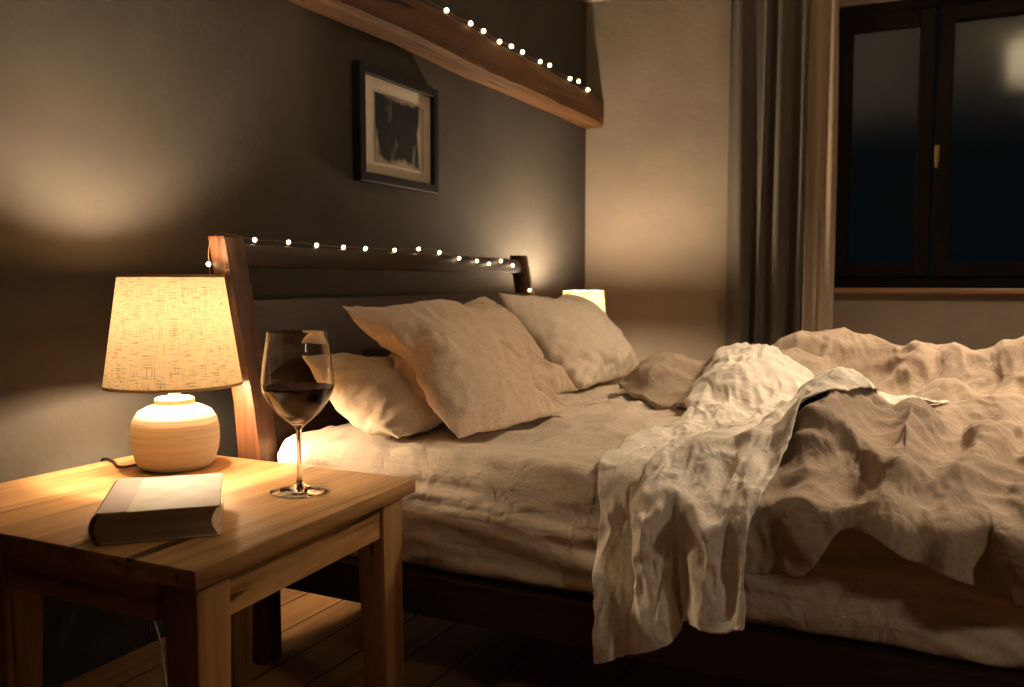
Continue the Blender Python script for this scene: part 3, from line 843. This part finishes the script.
M['sheet'] = linen('beige_linen_sheet', (0.64, 0.54, 0.435))
M['linen_beige'] = linen('beige_pillow_linen', (0.62, 0.48, 0.355))
M['linen_white'] = linen('offwhite_pillow_linen', (0.76, 0.65, 0.51))
M['linen_cream'] = linen('cream_pillow_linen', (0.72, 0.60, 0.46))
M['linen_taupe'] = linen('taupe_duvet_linen', (0.41, 0.32, 0.245))
M['linen_pale'] = linen('pale_throw_linen', (0.84, 0.77, 0.68))
THR_FR, THZ = 8, 0.575
def mattress_mesh():
    """A soft-edged block, finely divided, with the sheet's pulls and creases pressed into it."""
    x0, x1, z0, z1, r = 1.532, 3.148, 0.289, 0.545, 0.05
    sec = []
    def rounded(cx, cz, a0, rad):
        for k in range(7):
            a = a0 + PI / 2 * k / 6
            sec.append((cx + rad * math.cos(a), cz + rad * math.sin(a), math.cos(a), math.sin(a)))
    def line(p, q, n, nx, nz):
        for k in range(1, n):
            sec.append((p[0] + (q[0] - p[0]) * k / n, p[1] + (q[1] - p[1]) * k / n, nx, nz))
    rb = 0.03
    rounded(x1 - rb, z0 + rb, -PI / 2, rb); line((x1, z0 + rb), (x1, z1 - r), 10, 1, 0)
    rounded(x1 - r, z1 - r, 0, r); line((x1 - r, z1), (x0 + r, z1), 110, 0, 1)
    rounded(x0 + r, z1 - r, PI / 2, r); line((x0, z1 - r), (x0, z0 + rb), 22, -1, 0)
    rounded(x0 + rb, z0 + rb, PI, rb); line((x0 + rb, z0), (x1 - rb, z0), 6, 0, -1)
    ys = [-0.358] + [-0.358 - 0.05 * (1 - math.cos(PI / 2 * k / 5)) for k in range(1, 6)] + list(np.linspace(-0.42, -2.36, 150)) + [-2.405]
    bm = bmesh.new(); prev = None
    cx, cz = (x0 + x1) / 2, (z0 + z1) / 2
    for y in ys:
        ins = 0.0
        if y > -0.408: ins = 0.05 * (1 - math.sqrt(max(0, 1 - ((y + 0.408) / 0.05) ** 2)))
        if y < -2.36: ins = 0.03
        ring = []
        for x, z, nx, nz in sec:
            side = max(0.0, -nx); top = max(0.0, nz)
            q = Vector((x, y, z)); wv = nvec(q * 4.0) * 0.07
            q = q + wv
            d = 0.0
            if side > 0.3 or (top > 0.3):
                a = Vector((q.x * 2, q.y * 2.6 + q.z * 2.2, q.z * 13.0))         # long pulls along the side
                d += side * (0.017 * (0.45 - 2 * abs(mnoise.noise(a))) + 0.008 * (0.4 - 2 * abs(mnoise.noise(a * 2.3 + Vector((5, 1, 2))))))
                t = Vector((q.x * 6.5, q.y * 8.0, 3.0))
                near = min(1.0, max(0.0, (x - 1.6) / 0.3)) * min(1.0, max(0.0, 1.0 + (y + 1.0) * 1.4))
                d += top * (0.006 + 0.020 * near) * (0.5 - 2 * abs(mnoise.noise(t))) + top * 0.005 * (0.4 - 2 * abs(mnoise.noise(t * 2.7)))
            d += 0.003 * mnoise.noise(q * 3.0)
            d -= ins
            ring.append(bm.verts.new((x + nx * d, y, z + nz * d)))
        n = len(ring)
        if prev:
            for k in range(n): bm.faces.new((prev[k], prev[(k + 1) % n], ring[(k + 1) % n], ring[k]))
        else: bm.faces.new(ring)
        prev = ring
    bm.faces.new(list(reversed(prev)))
    return bm
mattress = obj('mattress', mattress_mesh(), M['sheet'], smooth=True)
tag(mattress, 'thick mattress in a creased beige linen sheet on the wooden bed', 'mattress')
# stand-ins that only exist while the cloth settles
temp = [raw_mesh('settling_floor', [(-1, -4, 0), (5, -4, 0), (5, 0, 0), (-1, 0, 0)], [(0, 1, 2, 3)]),
        raw_mesh('settling_board', [(1.4, -.352, .3), (3.3, -.352, .3), (3.3, -.352, .62), (1.4, -.352, .62), (1.4, -.262, 1.03), (3.3, -.262, 1.03), (1.4, -.2, 1.03), (3.3, -.2, 1.03), (1.4, -.2, .3), (3.3, -.2, .3)],
                 [(0, 1, 2, 3), (3, 2, 5, 4), (4, 5, 7, 6), (6, 7, 9, 8), (8, 9, 1, 0)])]
for o in temp + [mattress]: collider(o)

def crumple(o, mat, levels, amps, thick, stretch=(1, 1, 1), seed=0.0):
    """Smooth the settled cloth, press fine linen wrinkles into it and give it thickness."""
    o.modifiers.clear()
    ss = o.modifiers.new('smooth', 'SUBSURF'); ss.levels = levels; ss.render_levels = levels
    me = bpy.data.meshes.new_from_object(o.evaluated_get(bpy.context.evaluated_depsgraph_get()))
    o.modifiers.clear()
    old = o.data; o.data = me; bpy.data.meshes.remove(old)
    n = len(me.vertices)
    no = np.empty(n * 3, np.float32); me.vertices.foreach_get('normal', no); no = no.reshape(-1, 3)
    co = np.empty(n * 3, np.float32); me.vertices.foreach_get('co', co); co = co.reshape(-1, 3)
    ed = np.empty(len(me.edges) * 2, np.int32); me.edges.foreach_get('vertices', ed); ed = ed.reshape(-1, 2)
    for q in range(40):                                # broad normals, so that tight hollows do not fold over
        acc = no.copy()
        np.add.at(acc, ed[:, 0], no[ed[:, 1]]); np.add.at(acc, ed[:, 1], no[ed[:, 0]])
        no = acc / np.maximum(1e-6, np.linalg.norm(acc, axis=1, keepdims=True))
    d = np.zeros(n)
    for k in range(n):
        p = Vector(co[k])
        wv = nvec(p * 5.0 + Vector((seed, 0, 0))) * 0.06
        q = Vector(((p.x + wv.x) * stretch[0], (p.y + wv.y) * stretch[1], (p.z + wv.z) * stretch[2]))
        for f, A in amps:
            d[k] += A * (0.45 - abs(mnoise.noise(q * f + Vector((seed, f, 0)))) * 2)
    co = co + no * d[:, None].astype(np.float32)
    me.vertices.foreach_set('co', co.ravel()); me.update()
    for p in me.polygons: p.use_smooth = True
    me.materials.append(mat)
    if thick:
        sd = o.modifiers.new('thickness', 'SOLIDIFY'); sd.thickness = thick; sd.offset = -1
        sd.use_rim_only = thick > 0.01                  # a turned-in hem; the inner shell would cut through tight folds

def pillow(bl, br, tl, press, tr=None, hold='all', frames=32, thick0=0.05, seed=0, mass=0.35, bend=0.3, shrink=-0.06, selfc=False):
    """Two sewn linen panels blown up from a flat start, given by three corners, and left to settle."""
    N, Mm = 34, 28
    uv, f = bag(N, Mm)
    bl, br, tl = map(np.array, (bl, br, tl))
    tr = br + tl - bl if tr is None else np.array(tr)
    ex, ey = br - bl, tl - bl
    nrm = np.cross(ex, ey); nrm /= np.linalg.norm(nrm)
    rng = np.random.default_rng(seed)
    v = []
    for u, w, s in uv:
        prof = (1 - (2 * u - 1) ** 4) * (1 - (2 * w - 1) ** 4)
        v.append(bl * (1 - u) * (1 - w) + br * u * (1 - w) + tl * (1 - u) * w + tr * u * w + nrm * (s * thick0 * (0.1 + prof)))
    v = np.array(v) + rng.normal(0, 0.0015, (len(v), 3))
    o = raw_mesh('pillow', v, f)
    pin = {i: 1.0 for i, (u, w, s) in enumerate(uv) if s == 0 and ((hold == 'all' and (w == 0 or u in (0, 1) and w == 1)) or (w == 1 and u in (0, 1)))}
    settle(o, frames, pin=pin, mass=mass, tension=40, shear=30, bend=bend, pressure=press, shrink=shrink, selfc=selfc, quality=10, air=3, cdist=0.008)
    return o
PIL = [
    ('linen_cream', 'flat cream pillow lying under the foremost beige pillow at the near head corner', dict(bl=(1.59, -.71, .585), br=(2.10, -.69, .58), tl=(1.60, -.40, .735), press=20, seed=1, hold='top')),
    ('linen_white', 'off-white pillow standing nearest the small far lamp', dict(bl=(2.50, -.76, .575), br=(3.09, -.77, .57), tl=(2.555, -.43, .875), press=16, seed=2)),
    ('linen_beige', 'beige linen pillow standing between the foremost beige pillow and the off-white one', dict(bl=(1.92, -.74, .58), br=(2.44, -.78, .575), tl=(2.0, -.42, .83), tr=(2.48, -.43, .865), press=16, seed=3)),
    ('linen_beige', 'foremost beige linen pillow with a pointed corner, leaning over the flat cream pillow', dict(bl=(1.60, -.83, .562), br=(2.10, -.90, .566), tl=(1.665, -.46, .853), tr=(2.24, -.46, .815), press=16, seed=4)),
]
for mat, lab, kw in PIL:
    o = pillow(**kw)
    tag(o, lab, 'pillow', 'pillows at the headboard')
    o['mat'] = mat

def ellipsoid(c, r):
    bm = bmesh.new(); bmesh.ops.create_icosphere(bm, subdivisions=3, radius=1)
    for v in bm.verts: v.co = Vector([c[k] + r[k] * v.co[k] for k in range(3)])
    me = bpy.data.meshes.new('settling_lump'); bm.to_mesh(me); bm.free()
    o = bpy.data.objects.new('settling_lump', me); COL.objects.link(o)
    return collider(o)
lumps = [ellipsoid(*q) for q in (
    ((2.68, -0.99, .55), (.21, .13, .11)), ((2.56, -1.30, .55), (.27, .21, .115)), ((2.88, -1.42, .55), (.13, .26, .15)), ((2.86, -1.78, .55), (.14, .25, .07)), ((2.80, -2.12, .55), (.22, .27, .14)),
    ((1.88, -1.63, .55), (.26, .09, .06)), ((2.25, -1.85, .55), (.12, .3, .05)))]
temp += lumps
from mathutils.bvhtree import BVHTree
def lerp(a, b, t): return a + (b - a) * t
def sstep(a, b, x):
    t = min(1.0, max(0.0, (x - a) / (b - a)))
    return t * t * (3 - 2 * t)
def surface_height(objs):
    trees = [BVHTree.FromPolygons([o.matrix_world @ v.co for v in o.data.vertices], [tuple(p.vertices) for p in o.data.polygons]) for o in objs]
    def h(x, y):
        z = 0.0
        for t in trees:
            hit = t.ray_cast(Vector((x, y, 2.0)), Vector((0, 0, -1)))
            if hit[0] is not None: z = max(z, hit[0].z)
        return z
    return h
EDGE = 1.53      # near side of the mattress

# duvet: laid in folds along hand-set crest lines, a little too big for its place, then let down
def line_dist(x, y, pts):
    """Distance to a crest line and how far along it (0..1)."""
    best, at = 9.0, 0.0
    for q in range(len(pts) - 1):
        (ax, ay), (bx, by) = pts[q], pts[q + 1]
        dx, dy = bx - ax, by - ay
        t = min(1.0, max(0.0, ((x - ax) * dx + (y - ay) * dy) / (dx * dx + dy * dy)))
        dd = math.hypot(x - ax - t * dx, y - ay - t * dy)
        if dd < best: best, at = dd, (q + t) / (len(pts) - 1)
    return best, at
FOLDS = [   # crest line in plan, height, half width
    ([(1.95, -1.36), (1.75, -1.37), (1.53, -1.385)], 0.045, 0.025),
    ([(2.00, -1.45), (1.75, -1.45), (1.53, -1.455)], 0.053, 0.025),
    ([(2.36, -1.68), (2.08, -1.60), (1.82, -1.555), (1.66, -1.555), (1.53, -1.575)], 0.135, 0.062),
    ([(2.55, -1.78), (2.15, -1.76), (1.80, -1.72), (1.53, -1.69)], 0.095, 0.042),
    ([(2.62, -1.93), (2.20, -1.89), (1.80, -1.83), (1.53, -1.775)], 0.083, 0.034),
    ([(2.62, -2.08), (2.20, -2.03), (1.80, -1.96), (1.53, -1.895)], 0.110, 0.046),
    ([(2.60, -2.20), (2.15, -2.15), (1.53, -2.01)], 0.083, 0.038),
    ([(2.60, -2.32), (2.10, -2.28), (1.53, -2.13)], 0.098, 0.040),
    ([(2.50, -2.40), (1.53, -2.28)], 0.090, 0.040),
    ([(2.92, -1.12), (2.90, -1.35), (2.86, -1.60), (2.74, -1.85), (2.66, -2.10)], 0.100, 0.10),
    ([(2.55, -0.95), (2.62, -1.15), (2.60, -1.40)], 0.045, 0.056),
    ([(2.45, -1.50), (2.62, -1.70), (2.50, -1.90)], 0.038, 0.056),
]
def hang_len(y):
    ks = [(-1.25, .13), (-1.5, .135), (-1.57, .125), (-1.625, .03), (-1.66, .04), (-1.72, .075), (-1.80, .10), (-1.88, .125), (-2.5, .14)]
    for (a, p), (b, q) in zip(ks, ks[1:]):
        if y >= b: return lerp(p, q, sstep(a, b, y)) if y < a else p
    return ks[-1][1]
ND, MD = 84, 72
h0 = surface_height([mattress] + lumps)
v = []
rng = np.random.default_rng(11)
for j in range(MD + 1):
    b = j / MD                                   # 0 far side .. 1 near hem
    for i in range(ND + 1):
        a = i / ND                               # 0 upper edge .. 1 towards the foot
        y0 = lerp(-0.84, -1.28, sstep(0.26, 0.55, b))
        y = lerp(y0, -2.392, a)
        top = 3.03 - EDGE
        L = b * (top + hang_len(y))
        xx = max(3.03 - L, EDGE)
        fold = 0.0
        for pts, A, w in FOLDS:
            dd, at = line_dist(xx, y, pts)
            if dd < 3 * w: fold += 1.25 * A * math.exp(-(dd / w) ** 2) * (0.15 + 0.85 * sstep(0.1, 0.65, at)) * (0.75 + 0.6 * mnoise.noise(Vector((xx * 4, y * 3, A * 90))))
        wn = mnoise.noise(Vector((xx * 3, y * 3, 6.0)))
        fold += 0.016 * mnoise.noise(Vector((xx * 5, y * 5, 2.0))) + 0.022 * (0.5 - 2 * abs(mnoise.noise(Vector((xx * 2.6 + wn, y * 6.5 + 1.2 * wn + 0.8 * xx, 4.0)))))
        if L > top:
            dn = L - top
            x = EDGE - 0.05 - max(-0.02, fold) * (0.75 - 1.0 * dn) + 0.08 * dn; z = 0.535 + 0.15 * fold - dn
        else:
            nd_ = max(0.0, min(1.0, (EDGE + 0.36 - xx) / 0.36))
            x = xx - nd_ ** 2 * (max(-0.02, fold) * 0.75 + 0.05)
            z = lerp(h0(max(xx, EDGE + 0.05), y) + 0.024 + fold, 0.535 + 0.15 * fold, nd_ ** 2.2)
        v.append((x + rng.normal(0, .0015), y + rng.normal(0, .0015), z + rng.normal(0, .0015)))
duvet = raw_mesh('duvet', v, grid_faces(ND, MD))

bm = bmesh.new(); bm.from_mesh(duvet.data)
for q in range(40):                               # ease out the few pinched spots
    hot = [(w_, sum((e.other_vert(w_).co for e in w_.link_edges), Vector()) / len(w_.link_edges)) for w_ in bm.verts if not w_.is_boundary]
    hot = [(w_, c_) for w_, c_ in hot if (w_.co - c_).length > 0.0045]
    for w_, c_ in hot: w_.co = w_.co.lerp(c_, 0.45)
for q in range(2): bmesh.ops.smooth_vert(bm, verts=bm.verts, factor=0.5, use_axis_x=True, use_axis_y=True, use_axis_z=True)
bm.to_mesh(duvet.data); bm.free(); duvet.data.update()

crumple(duvet, M['linen_taupe'], 2, ((3.6, 0.026), (7.5, 0.015), (14.0, 0.009), (34, 0.003)), 0.016, (1.0, 1.3, 0.55), 3.0)
collider(duvet, 0.006)

NT, MT = 56, 84
h1 = surface_height([mattress, duvet])
side_tree = BVHTree.FromPolygons([q.co.copy() for q in duvet.data.vertices], [tuple(p.vertices) for p in duvet.data.polygons])
def side_x(y, z):
    """How far out the bedding already reaches on the near side."""
    x = EDGE
    for dy in (-0.03, 0.0, 0.03):
        for dz in (0.0, 0.03, 0.06):
            hit = side_tree.ray_cast(Vector((0.5, y + dy, z + dz)), Vector((1, 0, 0)))
            if hit[0] is not None: x = min(x, hit[0].x)
    return x
def h2(x, y):
    """Height of the bedding, blurred so that the throw bridges the hollows."""
    q = [h1(x + dx, y + dy) for dx, dy in ((0, 0), (.05, 0), (-.05, 0), (0, .05), (0, -.05), (.035, .035), (-.035, .035), (.035, -.035), (-.035, -.035))]
    return max(0.5 * max(q) + 0.5 * sum(q) / len(q), q[0])
ox = {}
def out_x(y):
    k = round(y / 0.02)
    if k not in ox: ox[k] = min([EDGE - 0.012] + [side_x(k * 0.02, z) for z in (0.5, 0.44, 0.38)])
    return 0.25 * ox.get(k - 1, ox[k]) + 0.5 * ox[k] + 0.25 * ox.get(k + 1, ox[k])
def bell(x, c, w): return math.exp(-((x - c) / w) ** 2)
def pleat(a, b):
    """Folds running down the length of the throw: a across, b from the far tip (0) to the hem (1)."""
    s = 0.05 * math.sin(5 * b + 0.6)
    return (0.030 * bell(a, 0.10 + 0.3 * s, 0.09) + 0.058 * bell(a, 0.38 + 0.10 * sstep(0.6, 1, b) + s, 0.095) - 0.018 * bell(a, 0.63 + s, 0.06)
            + 0.048 * bell(a, 0.80 + 0.5 * s, 0.07) + 0.014 * bell(a, 0.98, 0.05))
v = []
for j in range(MT + 1):
    b = j / MT
    for i in range(NT + 1):
        a = i / NT
        P, Q = Vector((2.64, -1.17, 0)), Vector((2.24, -1.78, 0))
        R, S = Vector((EDGE, -1.175, 0)), Vector((EDGE, -1.485, 0))
        top = 1.10
        L = b * (top + lerp(0.30, 0.175, a))
        t = min(1.0, L / top)
        p = P.lerp(R, t).lerp(Q.lerp(S, t), a)
        p.y += 0.02 * math.sin(PI * t) + 0.03 * math.sin(9 * t) * (1 - t)
        w = pleat(a, b) * lerp(0.45, 1.0, t) + 0.010 * (1 - t) * math.sin(14 * t + 9 * a)
        if L > top:
            dn = L - top
            p.z = THZ - dn
            p.x = out_x(p.y) - 0.02 - w * (1.0 - 0.5 * dn) + 0.05 * dn
        else:
            nd_ = sstep(EDGE + 0.20, EDGE - 0.02, p.x)
            z = h2(max(p.x, EDGE + 0.06), p.y) + 0.032 + 1.0 * w
            p.z = lerp(z, THZ, nd_)
            p.x -= nd_ * (w + EDGE - out_x(p.y) + 0.02)
        v.append((p.x + rng.normal(0, .001), p.y + rng.normal(0, .001), p.z + rng.normal(0, .001)))
throw = raw_mesh('throw_blanket', v, grid_faces(NT, MT))
settle(throw, THR_FR, mass=0.25, tension=15, shear=5, bend=0.8, shrink=-0.015, selfc=False, sdist=0.003, cdist=0.007, quality=6, air=4, cq=2)
for o in list(COL.objects):
    if o.name.startswith('pillow') and o.type == 'MESH':
        crumple(o, M[o['mat']], 2, ((6.0, 0.010), (15.0, 0.005)), 0.0, (1, 1, 1), 5.0); del o['mat']
crumple(throw, M['linen_pale'], 2, ((8.0, 0.011), (20.0, 0.005)), 0.003, (1, 1.2, 0.5), 8.0)
for m_ in [m_ for m_ in duvet.modifiers if m_.type == 'COLLISION']: duvet.modifiers.remove(m_)
tag(duvet, 'crumpled taupe linen duvet heaped on the foot half of the bed', 'duvet')
tag(throw, 'pale cream linen throw trailing over the duvet and down the near side of the bed', 'throw')
mattress.modifiers.clear()
for o in temp: bpy.data.objects.remove(o)
